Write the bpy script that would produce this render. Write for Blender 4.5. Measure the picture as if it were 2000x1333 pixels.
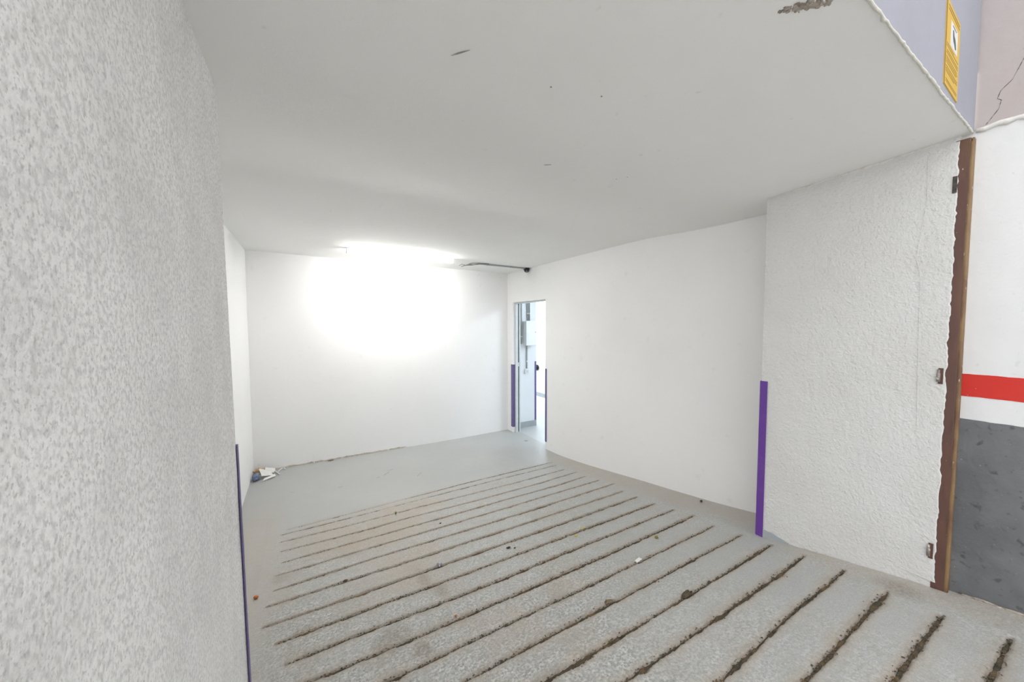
import bpy, bmesh, math, random
import numpy as np
from mathutils import Vector, Matrix, noise as mnoise

for o in list(bpy.data.objects): bpy.data.objects.remove(o)
scene = bpy.context.scene
C = scene.collection
random.seed(7); rng = np.random.default_rng(7)

# ------------------------------------------------------------------ camera
F_PX = 675.5264
yaw, pitch, roll = (math.radians(a) for a in (30.7524, 2.7751, -0.1609))
fw = Vector((math.sin(yaw)*math.cos(pitch), math.cos(yaw)*math.cos(pitch), -math.sin(pitch)))
rt = Vector((math.cos(yaw), -math.sin(yaw), 0)); up = rt.cross(fw)
rt, up = rt*math.cos(roll)+up*math.sin(roll), up*math.cos(roll)-rt*math.sin(roll)
cd = bpy.data.cameras.new('camera'); cam = bpy.data.objects.new('camera', cd); C.objects.link(cam)
cd.sensor_width = 36; cd.lens = F_PX/2000*36; cd.clip_start = 0.01
cam.matrix_world = Matrix(((rt.x, up.x, -fw.x, 0), (rt.y, up.y, -fw.y, 0), (rt.z, up.z, -fw.z, 0), (0, 0, 0, 1)))
scene.camera = cam

# ------------------------------------------------------------------ light
w = bpy.data.worlds.new('world'); scene.world = w; w.use_nodes = True
bg = w.node_tree.nodes['Background']; bg.inputs[0].default_value = (0.96, 0.975, 1.0, 1); bg.inputs[1].default_value = 0.80
TUBE, CORRIDOR, CORRIDOR_FAR = 35.0, 34.0, 70.0
vs = scene.view_settings
vs.view_transform = 'Standard'; vs.look = 'None'; vs.gamma = 1; vs.use_curve_mapping = False; vs.exposure = 1.45

# ------------------------------------------------------------------ dimensions (metres, camera at the origin)
XR, XP, XL, XLP = 2.7654, 2.3985, -0.5535, -0.1895
YB, YJ, YJL, YO = 4.787, 1.0314, 1.2246, 0.2894
XO = 2.43                                   # outer wall plane
D0, D1, ZL, ZHEAD = 4.622, 3.768, -1.705, 0.335
def sstep(a, b, v):
    t = np.clip((np.asarray(v, float)-a)/(b-a), 0, 1); return t*t*(3-2*t)
def ceil_z(x, y):
    le = .6935+.0475*np.asarray(x, float)-.0563*np.asarray(y, float)
    ce = .8108-.0057*np.asarray(x, float)+.0014*np.asarray(y, float)
    s = sstep(1.0, 2.3, y); return le*(1-s)+ce*s
PY = np.array([-8, -1, 0, .29, .66, 1.03, 1.21, 2.3, 3.2, 3.55, 3.9, 12.0])
PZ = np.array([-1.13, -1.13, -1.160, -1.190, -1.255, -1.330, -1.375, -1.54, -1.665, -1.695, -1.703, -1.705])
_h = np.diff(PY); _d = np.diff(PZ)/_h; _m = np.zeros(len(PY)); _m[0], _m[-1] = _d[0], _d[-1]
for i in range(1, len(PY)-1):
    if _d[i-1]*_d[i] > 0:
        w1 = 2*_h[i]+_h[i-1]; w2 = _h[i]+2*_h[i-1]; _m[i] = (w1+w2)/(w1/_d[i-1]+w2/_d[i])
def floor_z(x, y):
    y = np.clip(np.asarray(y, float), PY[0], PY[-1]); i = np.clip(np.searchsorted(PY, y)-1, 0, len(PY)-2)
    t = (y-PY[i])/_h[i]
    z = (2*t**3-3*t**2+1)*PZ[i]+(t**3-2*t**2+t)*_h[i]*_m[i]+(-2*t**3+3*t**2)*PZ[i+1]+(t**3-t**2)*_h[i]*_m[i+1]
    return z + .03*sstep(3.3, 4.4, y)*sstep(2.3, -.6, x)

# ------------------------------------------------------------------ helpers
def vnoise(x, y, seed=0):
    x = np.asarray(x, float); y = np.asarray(y, float)
    xi = np.floor(x).astype(np.int64); yi = np.floor(y).astype(np.int64); xf = x-xi; yf = y-yi
    def hsh(a, b):
        n = (a*374761393+b*668265263+seed*974634777) & 0xffffffff
        n = ((n ^ (n >> 13))*1274126177) & 0xffffffff
        return ((n ^ (n >> 16)) & 0xffff)/65535.0
    u = xf*xf*(3-2*xf); v = yf*yf*(3-2*yf)
    return (hsh(xi, yi)*(1-u)+hsh(xi+1, yi)*u)*(1-v)+(hsh(xi, yi+1)*(1-u)+hsh(xi+1, yi+1)*u)*v
def fbm(x, y, seed=0, n=3):
    s, a, t = 0, 1, 0
    for k in range(n):
        s = s+a*vnoise(x*2**k, y*2**k, seed+k); t += a; a *= .5
    return s/t

def mat(name, base, rough=.8, var=(), bump=(), metal=0, emit=None, spec=None, coord='Object', scale=(1, 1, 1)):
    """var: (noise scale, detail, colour, lo, hi, amount); bump: (noise scale, detail, strength, distance)"""
    m = bpy.data.materials.new(name); m.use_nodes = True; t = m.node_tree; n = t.nodes; l = t.links
    b = n['Principled BSDF']; b.inputs['Roughness'].default_value = rough; b.inputs['Metallic'].default_value = metal
    if spec is not None: b.inputs['Specular IOR Level'].default_value = spec
    if emit:
        b.inputs['Emission Color'].default_value = (*emit[0], 1); b.inputs['Emission Strength'].default_value = emit[1]
    tc = n.new('ShaderNodeTexCoord'); mp = n.new('ShaderNodeMapping'); mp.inputs['Scale'].default_value = scale
    l.new(tc.outputs[coord], mp.inputs['Vector'])
    col = None
    def noise(sc, det):
        q = n.new('ShaderNodeTexNoise'); q.inputs['Scale'].default_value = sc; q.inputs['Detail'].default_value = det
        l.new(mp.outputs[0], q.inputs['Vector']); return q.outputs['Fac']
    b.inputs['Base Color'].default_value = (*base, 1)
    for sc, det, c2, lo, hi, amt in var:
        r = n.new('ShaderNodeMapRange'); r.inputs[1].default_value = lo; r.inputs[2].default_value = hi; r.inputs[4].default_value = amt
        l.new(noise(sc, det), r.inputs[0])
        x = n.new('ShaderNodeMix'); x.data_type = 'RGBA'; l.new(r.outputs[0], x.inputs[0])
        if col: l.new(col, x.inputs[6])
        else: x.inputs[6].default_value = (*base, 1)
        x.inputs[7].default_value = (*c2, 1); col = x.outputs[2]
    if col: l.new(col, b.inputs['Base Color'])
    prev = None
    for sc, det, st, ds in bump:
        u = n.new('ShaderNodeBump'); u.inputs['Strength'].default_value = st; u.inputs['Distance'].default_value = ds
        l.new(noise(sc, det), u.inputs['Height'])
        if prev: l.new(prev, u.inputs['Normal'])
        prev = u.outputs[0]
    if prev: l.new(prev, b.inputs['Normal'])
    return m

def tag(o, label=None, cat=None, group=None, kind=None):
    if label: o['label'] = label
    if cat: o['category'] = cat
    if group: o['group'] = group
    if kind: o['kind'] = kind
    return o
def thing(name, loc, label, cat, group=None):
    o = bpy.data.objects.new(name, None); C.objects.link(o); o.location = loc; o.empty_display_size = .05
    return tag(o, label, cat, group)
def obj(name, vf, m, parent=None, org=(0, 0, 0), smooth=False):
    """verts are in world metres; they are stored relative to the thing's origin"""
    if isinstance(vf, bmesh.types.BMesh):
        me = bpy.data.meshes.new(name); bmesh.ops.recalc_face_normals(vf, faces=vf.faces); vf.to_mesh(me); vf.free()
    else:
        me = bpy.data.meshes.new(name); me.from_pydata([tuple(map(float, v)) for v in vf[0]], [], vf[1])
    L = Vector(org) if parent is None else parent.matrix_basis.translation
    me.transform(Matrix.Translation(-L)); me.update()
    if smooth:
        for p in me.polygons: p.use_smooth = True
    me.materials.append(m)
    o = bpy.data.objects.new(name, me); C.objects.link(o)
    if parent is None: o.location = L
    else: o.parent = parent
    return o
def sub(name, vf, m, parent, smooth=False):
    """a part whose parent is itself a part (both stored about the same thing origin)"""
    L = parent.matrix_basis.translation.copy(); q = parent.parent
    while q is not None: L += q.matrix_basis.translation; q = q.parent
    o = obj(name, vf, m, None, L, smooth); o.location = (0, 0, 0); o.parent = parent; return o
def box(bm, a, b, bev=0):
    x0, y0, z0 = a; x1, y1, z1 = b
    vs_ = [bm.verts.new(p) for p in ((x0, y0, z0), (x1, y0, z0), (x1, y1, z0), (x0, y1, z0), (x0, y0, z1), (x1, y0, z1), (x1, y1, z1), (x0, y1, z1))]
    fs = [bm.faces.new([vs_[i] for i in f]) for f in ((3, 2, 1, 0), (4, 5, 6, 7), (0, 1, 5, 4), (1, 2, 6, 5), (2, 3, 7, 6), (3, 0, 4, 7))]
    if bev:
        es = list({e for f in fs for e in f.edges})
        bmesh.ops.bevel(bm, geom=es, offset=bev, segments=2, affect='EDGES', profile=.5)
    return bm
def B(a, b, bev=0): return box(bmesh.new(), a, b, bev)
def tube(bm, pts, r, n=10, caps=True):
    pts = [Vector(p) for p in pts]; rings = []
    rs = r if hasattr(r, '__len__') else [r]*len(pts)
    ref = Vector((0.31, 0.17, 0.93))
    for i, p in enumerate(pts):
        d = (pts[min(i+1, len(pts)-1)]-pts[max(i-1, 0)]).normalized()
        a = d.cross(ref)
        if a.length < .05: a = d.cross(Vector((1, 0, 0)))
        a.normalize(); b_ = d.cross(a)
        rings.append([bm.verts.new(p+(a*math.cos(2*math.pi*k/n)+b_*math.sin(2*math.pi*k/n))*rs[i]) for k in range(n)])
    for i in range(len(rings)-1):
        for k in range(n): bm.faces.new((rings[i][k], rings[i][(k+1) % n], rings[i+1][(k+1) % n], rings[i+1][k]))
    if caps: bm.faces.new(rings[0][::-1]); bm.faces.new(rings[-1])
    return bm
def T(pts, r, n=10): return tube(bmesh.new(), pts, r, n)
def dome(bm, c, r, zs=1, axis=-1, n=20, m=8, a1=math.pi/2):
    """half sphere hanging (axis -1) or standing (axis +1)"""
    rings = []
    for j in range(m):
        a = a1*j/m; rings.append([bm.verts.new((c[0]+r*math.cos(a)*math.cos(2*math.pi*k/n), c[1]+r*math.cos(a)*math.sin(2*math.pi*k/n), c[2]+axis*zs*r*math.sin(a))) for k in range(n)])
    tip = bm.verts.new((c[0], c[1], c[2]+axis*zs*r))
    for i in range(m-1):
        for k in range(n): bm.faces.new((rings[i][k], rings[i][(k+1) % n], rings[i+1][(k+1) % n], rings[i+1][k]))
    for k in range(n): bm.faces.new((rings[-1][k], rings[-1][(k+1) % n], tip))
    bm.faces.new(rings[0][::-1]); return bm
def blob(c, r, seed=0, jag=.3, subd=2, sc=(1, 1, 1), freq=2.0):
    bm = bmesh.new(); bmesh.ops.create_icosphere(bm, subdivisions=subd, radius=1)
    for v in bm.verts:
        k = 1+jag*mnoise.noise(v.co*freq+Vector((seed*3.7, seed*1.3, 0)))*1.6
        v.co = Vector((c[0]+v.co.x*k*r*sc[0], c[1]+v.co.y*k*r*sc[1], c[2]+v.co.z*k*r*sc[2]))
    return bm
def ribbon(pts, nrm, width, th, wob=0, seed=0):
    """thin raised band along pts lying on a surface with normal nrm"""
    nrm = Vector(nrm); pts = [Vector(p) for p in pts]; V, Fc = [], []
    for i, p in enumerate(pts):
        d = (pts[min(i+1, len(pts)-1)]-pts[max(i-1, 0)]).normalized(); s = d.cross(nrm).normalized()
        w_ = width*(1+wob*(random.random()*2-1))/2*(.25 if i in (0, len(pts)-1) else 1)
        for q in (p-s*w_, p-s*w_*.6+nrm*th, p+s*w_*.6+nrm*th, p+s*w_): V.append(q)
    for i in range(len(pts)-1):
        a = 4*i
        for k in range(3): Fc.append((a+k, a+k+1, a+k+5, a+k+4))
    return V, Fc
def densify(pts, step):
    out = []
    for a, b in zip(pts[:-1], pts[1:]):
        a, b = Vector(a), Vector(b); k = max(1, int((b-a).length/step))
        out += [a.lerp(b, i/k) for i in range(k)]
    return out+[Vector(pts[-1])]

# ------------------------------------------------------------------ materials
W = (.93, .93, .925)
M = {}
M['wall'] = mat('smooth_white_paint', W, .75, [(1.3, 4, (.89, .89, .88), .45, .75, .6), (9, 5, (.74, .73, .70), .66, .8, .45), (60, 2, (.6, .58, .55), .74, .80, .35)],
                [(3, 3, .25, .02), (70, 4, .12, .004)])
M['ceil'] = mat('ceiling_plaster', (.93, .928, .91), .85, [(.8, 3, (.89, .885, .86), .4, .7, .7), (25, 4, (.62, .60, .54), .70, .80, .4)],
                [(2.2, 3, .25, .03), (18, 4, .18, .008), (150, 3, .15, .002)])
M['rough'] = mat('rough_white_render', (.70, .695, .68), .9, [(2.5, 4, (.66, .65, .625), .45, .75, .7), (110, 3, (.52, .51, .48), .62, .74, .5)],
                 [(9, 3, .35, .02), (60, 3, .65, .008), (140, 3, .7, .004)])
M['pier'] = mat('pitted_grey_white_render', (.93, .93, .92), .9, [(4, 4, (.86, .86, .85), .4, .75, .8), (9, 3, (.74, .74, .73), .45, .7, .6), (165, 3, (.62, .62, .61), .44, .64, .7), (300, 2, (.45, .45, .44), .56, .68, .6)],
                [(90, 4, .4, .005), (260, 3, .5, .0025)], scale=(1, 1, .75))
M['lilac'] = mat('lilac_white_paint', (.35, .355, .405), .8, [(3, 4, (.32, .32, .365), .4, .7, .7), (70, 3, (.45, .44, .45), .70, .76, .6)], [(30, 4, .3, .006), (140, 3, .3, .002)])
M['pinkish'] = mat('pinkish_white_paint', (.49, .435, .41), .85, [(3, 4, (.47, .43, .43), .4, .7, .7), (60, 3, (.45, .42, .40), .72, .78, .6)], [(14, 4, .3, .01), (120, 3, .25, .002)])
M['outer'] = mat('outer_white_paint', (.78, .78, .775), .8, [(3, 4, (.73, .73, .735), .4, .7, .7), (50, 4, (.62, .61, .60), .66, .75, .5)], [(10, 4, .3, .012), (90, 3, .25, .003)])
M['grey_dado'] = mat('dark_grey_dado_paint', (.13, .135, .142), .7, [(6, 5, (.20, .205, .21), .42, .72, .8), (38, 4, (.06, .06, .06), .60, .70, .7), (120, 3, (.5, .5, .5), .72, .78, .5)], [(12, 5, .5, .012), (80, 3, .3, .004)])
M['red'] = mat('red_stripe_paint', (.62, .022, .012), .55, [(12, 4, (.60, .03, .02), .4, .7, .6), (60, 4, (.85, .75, .72), .71, .76, .8)], [(40, 3, .2, .004)])
M['base'] = mat('grey_skirting_paint', (.42, .45, .47), .6, [(10, 3, (.36, .39, .41), .4, .7, .6)])
M['purple'] = mat('purple_plastic', (.135, .045, .30), .42, [(8, 4, (.18, .075, .33), .5, .75, .7), (120, 3, (.6, .55, .65), .76, .79, .7)], [(30, 2, .1, .002)])
M['purple_dull'] = mat('dull_purple_plastic', (.15, .11, .27), .55, [(30, 3, (.11, .09, .20), .45, .65, .7), (150, 3, (.75, .72, .78), .74, .78, .8)])
M['rust'] = mat('rusty_brown_steel', (.115, .054, .041), .55, [(7, 5, (.19, .10, .055), .48, .68, .8), (40, 4, (.065, .033, .026), .55, .72, .6), (170, 3, (.75, .70, .64), .73, .77, .8)],
                [(60, 4, .3, .003)], scale=(1, 1, .25))
M['ochre'] = mat('worn_ochre_steel_edge', (.25, .155, .07), .5, [(20, 4, (.15, .075, .04), .45, .62, .9), (110, 3, (.70, .64, .54), .66, .73, .7)], [(70, 3, .3, .003)], scale=(1, 1, .3))
M['steel'] = mat('worn_hinge_steel', (.28, .25, .22), .5, [(90, 3, (.75, .73, .70), .55, .66, .8)], metal=.3)
M['dark'] = mat('dark_recess', (.05, .045, .04), .9, [(80, 3, (.09, .08, .07), .4, .6, 1)])
M['lip'] = mat('crumbling_plaster', (.76, .74, .70), .95, [(40, 4, (.58, .55, .49), .52, .70, .8)], [(60, 4, .7, .006)])
M['lintel_lip'] = mat('cream_lintel_plaster', (.74, .73, .66), .95, [(30, 4, (.50, .48, .40), .58, .74, .8)], [(60, 4, .7, .006)])
M['crack'] = mat('crack_shadow', (.07, .06, .06), 1, [(50, 2, (.12, .1, .1), .4, .6, 1)])
M['scar'] = mat('bare_scar_plaster', (.42, .37, .32), .95, [(60, 4, (.24, .21, .17), .45, .60, .9), (90, 3, (.6, .52, .47), .55, .7, .8)], [(70, 4, .9, .01)])
M['whiteplastic'] = mat('white_plastic', (.82, .83, .83), .4, [(20, 2, (.78, .79, .79), .4, .6, .5)])
M['diffuser'] = mat('lit_diffuser', (.9, .9, .9), .4, [(5, 1, (.92, .92, .92), .4, .6, .3)], emit=((1, .985, .96), TUBE))
M['cdiff2'] = mat('lit_far_corridor_diffuser', (.9, .9, .9), .4, [(5, 1, (.92, .92, .92), .4, .6, .3)], emit=((.90, .96, 1), CORRIDOR_FAR))
M['cdiff'] = mat('lit_corridor_diffuser', (.9, .9, .9), .4, [(5, 1, (.92, .92, .92), .4, .6, .3)], emit=((.84, .94, 1), CORRIDOR))
M['pipe'] = mat('grey_conduit_plastic', (.42, .44, .44), .5, [(40, 2, (.36, .38, .38), .4, .6, .6)])
M['wire'] = mat('dark_grey_wire', (.16, .165, .165), .6, [(60, 2, (.24, .24, .24), .4, .6, .6)])
M['black'] = mat('black_plastic', (.02, .021, .024), .3, [(60, 2, (.035, .035, .04), .4, .6, .6)])
M['lens'] = mat('grey_lens', (.22, .23, .24), .12, [(90, 2, (.3, .31, .32), .4, .6, .6)])
M['frame'] = mat('pale_grey_frame_metal', (.66, .70, .71), .4, [(20, 2, (.60, .64, .66), .4, .6, .6)])
M['gasket'] = mat('dark_gasket', (.05, .06, .065), .6, [(60, 2, (.09, .1, .1), .4, .6, .6)])
M['cwall'] = mat('corridor_white_paint', (.82, .84, .86), .7, [(2, 3, (.78, .80, .83), .4, .7, .6)], [(40, 3, .1, .003)])
M['yellow'] = mat('yellow_notice_paper', (.66, .42, .055), .5, [(6, 2, (.70, .46, .07), .4, .6, .6)])
M['ink'] = mat('olive_print', (.26, .17, .03), .6, [(40, 2, (.32, .21, .04), .4, .6, .6)])
M['notice_edge'] = mat('brown_notice_edge', (.25, .10, .05), .6, [(40, 2, (.32, .15, .06), .4, .6, .6)])
M['picwhite'] = mat('white_print', (.72, .72, .72), .6, [(40, 2, (.66, .66, .66), .4, .6, .6)])
M['picdark'] = mat('dark_print', (.07, .075, .07), .6, [(60, 2, (.16, .16, .16), .4, .6, .6)])
M['soil'] = mat('groove_soil', (.11, .085, .055), 1, [(14, 4, (.22, .145, .075), .48, .66, .85), (35, 4, (.055, .058, .038), .48, .64, .85), (260, 2, (.40, .34, .26), .64, .74, .7)], [(250, 3, .8, .004)])
M['paper'] = mat('white_paper', (.84, .83, .80), .8, [(15, 2, (.79, .78, .76), .4, .6, .6)])
M['bluebag'] = mat('blue_grey_plastic', (.16, .22, .36), .45, [(30, 3, (.34, .40, .52), .5, .66, .8), (25, 2, (.06, .08, .14), .5, .7, .8)])
M['brownpaper'] = mat('tan_paper', (.52, .36, .20), .85, [(25, 3, (.68, .52, .36), .45, .65, .8)])
M['orange'] = mat('orange_berry_skin', (.55, .16, .03), .6, [(120, 3, (.30, .10, .03), .5, .65, .8)])
M['leaf'] = mat('olive_dry_leaf', (.22, .17, .03), .7, [(120, 3, (.34, .27, .06), .5, .65, .8)])
M['petal'] = mat('yellow_petal', (.62, .50, .10), .7, [(120, 3, (.5, .42, .08), .5, .65, .8)])
M['green'] = mat('green_sprig', (.16, .22, .05), .8, [(120, 3, (.25, .28, .08), .5, .65, .8)])
M['pebble'] = mat('dark_pebble', (.06, .055, .05), .9, [(120, 3, (.12, .11, .10), .5, .65, .8)])
M['foil'] = mat('silver_foil', (.50, .51, .55), .35, [(120, 3, (.22, .23, .27), .5, .6, .9)], metal=.5)
M['clod'] = mat('brown_clod', (.20, .15, .10), 1, [(140, 3, (.38, .29, .19), .5, .65, .8)], [(200, 3, .8, .004)])

def floor_material():
    m = bpy.data.materials.new('painted_concrete_floor'); m.use_nodes = True; t = m.node_tree; n = t.nodes; l = t.links
    b = n['Principled BSDF']; tc = n.new('ShaderNodeTexCoord')
    at = n.new('ShaderNodeAttribute'); at.attribute_name = 'dirt'; sp = n.new('ShaderNodeSeparateColor'); l.new(at.outputs['Color'], sp.inputs[0])
    def noise(sc, det, ro=.5):
        q = n.new('ShaderNodeTexNoise'); q.inputs['Scale'].default_value = sc; q.inputs['Detail'].default_value = det; q.inputs['Roughness'].default_value = ro
        l.new(tc.outputs['Object'], q.inputs['Vector']); return q.outputs['Fac']
    def rng_(v, lo, hi, a=0, c=1):
        r = n.new('ShaderNodeMapRange'); r.inputs[1].default_value = lo; r.inputs[2].default_value = hi; r.inputs[3].default_value = a; r.inputs[4].default_value = c
        l.new(v, r.inputs[0]); return r.outputs[0]
    def mul(a, c):
        q = n.new('ShaderNodeMath'); q.operation = 'MULTIPLY'; q.use_clamp = True; l.new(a, q.inputs[0])
        if isinstance(c, float): q.inputs[1].default_value = c
        else: l.new(c, q.inputs[1])
        return q.outputs[0]
    def mix(f, a, c):
        x = n.new('ShaderNodeMix'); x.data_type = 'RGBA'; l.new(f, x.inputs[0])
        if isinstance(a, tuple): x.inputs[6].default_value = (*a, 1)
        else: l.new(a, x.inputs[6])
        x.inputs[7].default_value = (*c, 1); return x.outputs[2]
    paint = mix(rng_(noise(1.6, 4), .4, .7), (.43, .44, .43), (.465, .472, .46))
    paint = mix(mul(rng_(noise(45, 5), .62, .74), .35), paint, (.38, .36, .32))
    # worn, speckled ramp concrete
    R, G, Bc = sp.outputs[0], sp.outputs[1], sp.outputs[2]
    worn = mix(rng_(noise(85, 4), .40, .60), (.32, .325, .305), (.72, .72, .69))
    mx = n.new('ShaderNodeMix'); mx.data_type = 'RGBA'; l.new(mul(Bc, rng_(noise(26, 5), .30, .62, .25, .95)), mx.inputs[0]); l.new(paint, mx.inputs[6]); l.new(worn, mx.inputs[7])
    c = mx.outputs[2]
    c = mix(mul(mul(Bc, rng_(noise(120, 3), .62, .68)), .7), c, (.16, .135, .10))
    c = mix(mul(mul(Bc, rng_(noise(5, 4), .50, .68)), .5), c, (.42, .36, .285))
    AL = at.outputs['Alpha']
    c = mix(mul(mul(AL, rng_(noise(190, 3), .44, .60)), .38), c, (.30, .31, .285))
    c = mix(mul(mul(AL, rng_(noise(11, 5), .48, .66)), .30), c, (.36, .355, .31))
    c = mix(mul(mul(AL, rng_(noise(260, 2), .60, .66)), .5), c, (.68, .68, .66))
    c = mix(mul(mul(G, rng_(noise(14, 5), .25, .65, .35, 1.0)), .85), c, (.46, .392, .315))
    c = mix(mul(mul(G, rng_(noise(150, 3), .52, .64)), .5), c, (.34, .27, .20))
    c = mix(mul(mul(R, rng_(noise(90, 4), .35, .6, .35, 1.0)), .95), c, (.20, .150, .10))
    l.new(c, b.inputs['Base Color'])
    l.new(rng_(Bc, 0, 1, .38, .72), b.inputs['Roughness'])
    u = n.new('ShaderNodeBump'); u.inputs['Distance'].default_value = .004; ra = n.new('ShaderNodeMath'); ra.operation = 'MAXIMUM'; l.new(rng_(Bc, 0, 1, .08, .9), ra.inputs[0]); l.new(rng_(at.outputs['Alpha'], 0, 1, .08, .6), ra.inputs[1]); l.new(ra.outputs[0], u.inputs['Strength']); l.new(noise(130, 5, .6), u.inputs['Height'])
    u2 = n.new('ShaderNodeBump'); u2.inputs['Distance'].default_value = .02; u2.inputs['Strength'].default_value = .12; l.new(noise(7, 3), u2.inputs['Height']); l.new(u.outputs[0], u2.inputs['Normal'])
    l.new(u2.outputs[0], b.inputs['Normal'])
    return m
M['floor'] = floor_material()

# ------------------------------------------------------------------ floor with the grooved ramp
GROOVES = [  # (points across the ramp, half width, depth, fill density)
 ([(-.18, 3.306), (.49, 3.309), (1.36, 3.330), (1.76, 3.318), (2.535, 3.295)], .007, .002, .35),
 ([(-.22, 3.23), (.35, 3.215), (1.0, 3.215), (1.7, 3.205), (2.50, 3.172)], .007, .003, .5),
 ([(-.22, 3.10), (.25, 3.065), (.83, 3.05), (1.79, 2.997), (2.47, 2.992)], .008, .005, .7),
 ([(-.204, 2.926), (.316, 2.885), (.708, 2.885), (1.23, 2.841), (1.99, 2.818), (2.502, 2.828)], .008, .007, .9),
 ([(-.19, 2.739), (.266, 2.720), (.853, 2.694), (1.586, 2.670), (2.07, 2.645), (2.48, 2.656)], .009, .008, 1),
 ([(-.213, 2.569), (.271, 2.553), (.936, 2.526), (1.58, 2.502), (2.486, 2.476)], .009, .008, 1),
 ([(-.208, 2.386), (.339, 2.384), (1.015, 2.348), (1.72, 2.320), (2.52, 2.307)], .010, .009, 1),
 ([(-.233, 2.234), (.148, 2.217), (.806, 2.182), (1.5, 2.153), (2.433, 2.122)], .010, .009, 1),
 ([(-.228, 2.051), (.285, 2.031), (.954, 2.008), (1.575, 1.982), (2.424, 1.957)], .011, .010, 1),
 ([(-.164, 1.883), (.291, 1.871), (.886, 1.840), (1.748, 1.808), (2.418, 1.777)], .011, .010, 1),
 ([(-.122, 1.720), (.263, 1.706), (.886, 1.667), (1.42, 1.656), (2.423, 1.610)], .011, .010, 1),
 ([(-.10, 1.562), (.365, 1.530), (.892, 1.507), (1.62, 1.477), (2.438, 1.459)], .012, .010, 1),
 ([(-.08, 1.385), (.343, 1.360), (.94, 1.338), (1.60, 1.307), (2.375, 1.279)], .012, .010, 1),
 ([(.47, 1.180), (.953, 1.162), (1.438, 1.139), (1.975, 1.117), (2.357, 1.093)], .012, .010, 1),
 ([(.10, 1.008), (.719, .986), (1.118, .969), (1.70, .944), (2.339, .925)], .013, .011, 1),
 ([(.05, .842), (.951, .812), (1.43, .792), (1.99, .770), (2.327, .762)], .013, .011, 1),
 ([(.05, .636), (1.202, .620), (1.76, .617), (2.308, .592)], .014, .012, 1),
 ([(.05, .490), (1.396, .459), (1.944, .439), (2.239, .428)], .015, .012, 1),
 ([(.05, .335), (1.611, .298), (1.95, .280), (2.20, .267)], .015, .012, 1),
 ([(.05, .170), (1.839, .130), (1.968, .124), (2.225, .111)], .015, .012, 1),
]
def groove_y(pts, x):
    q = np.array(pts); return np.interp(x, q[:, 0], q[:, 1])+.0035*(fbm(np.asarray(x)*9, q[0, 1]*77+0*np.asarray(x), 5)-.5)*2
def groove_w(pts, x, hw):
    q = np.array(pts); x = np.asarray(x, float)
    e = np.clip(np.minimum(x-q[0, 0], q[-1, 0]-x)/.16, 0, 1)
    return .78*hw*(.30+.70*e**.6)*(.30+1.4*fbm(x*22, q[0, 1]*31+0*x, 11)**1.3)*(.65+.7*vnoise(x*2.3, q[0, 1]*13+0*x, 12))*(e > 0)

xs = np.concatenate([np.arange(-4, -.9, .4), np.arange(-.9, -.3, .06), np.arange(-.3, 2.62, .008), np.arange(2.62, 2.9, .05)])
ys = np.concatenate([np.arange(-8, -.2, .3), np.arange(-.2, 0, .05), np.arange(0, 3.42, .0065), np.arange(3.42, 4.85, .05)])
X, Y = np.meshgrid(xs, ys)
Z = floor_z(X, Y)
rampmask = sstep(-.32, -.12, X)*sstep(2.75, 2.45, X)*sstep(3.45, 3.25, Y)
rough_n = fbm(X*28, Y*28, 3, 3)-.5
Z += rough_n*(.0012+.0045*rampmask*sstep(2.6, .9, Y)*sstep(1.9, .3, X)+.0015*rampmask)
dirtR = np.zeros_like(X); tanG = np.zeros_like(X)
for pts, hw, dep, fill in GROOVES:
    gy = groove_y(pts, xs); gw = groove_w(pts, xs, hw)
    r0, r1 = np.searchsorted(ys, [gy.min()-.09, gy.max()+.09])
    d = np.abs(Y[r0:r1]-gy[None, :]); wv = np.maximum(gw, 1e-5)[None, :]*(1+.5*(vnoise(X[r0:r1]*160, Y[r0:r1]*160, 9)-.5))
    on = (gw > 0)[None, :]
    Z[r0:r1] -= np.where(on, 1.5*dep*np.clip(1.35-d/wv, 0, 1), 0)
    halo = np.where(on, np.clip(1-(d-wv*.8)/(.010+.022*vnoise(X[r0:r1]*14, Y[r0:r1]*14, 21)), 0, 1), 0)*(.25+.4*fill)
    tanG[r0:r1] = np.maximum(tanG[r0:r1], np.where(on, np.clip(1-(d-wv)/(.030+.03*vnoise(X[r0:r1]*9, Y[r0:r1]*9, 23)), 0, 1), 0)*.75*fill)
    dirtR[r0:r1] = np.maximum(dirtR[r0:r1], halo*(.35+.9*fbm(X[r0:r1]*30, Y[r0:r1]*30, 8)))
def spot(cx, cy, rx, ry, seed):
    d = np.sqrt(((X-cx)/rx)**2+((Y-cy)/ry)**2); return sstep(1.05, .25, d+.8*(fbm(X*6, Y*6, seed)-.5))
dirtR = np.maximum(dirtR, .75*np.maximum.reduce([spot(.30, 1.60, .10, .10, 31)*.7, spot(.40, 1.44, .07, .08, 32)*.7, spot(.55, 1.95, .05, .20, 33)*.6, spot(.60, 1.78, .05, .12, 34)*.5, spot(-.05, 1.90, .05, .04, 35)*.7, spot(-.18, 2.52, .06, .08, 36)*.4, spot(2.28, .40, .10, .12, 37)*.8, spot(1.95, .10, .5, .03, 38)*.2]))
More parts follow.
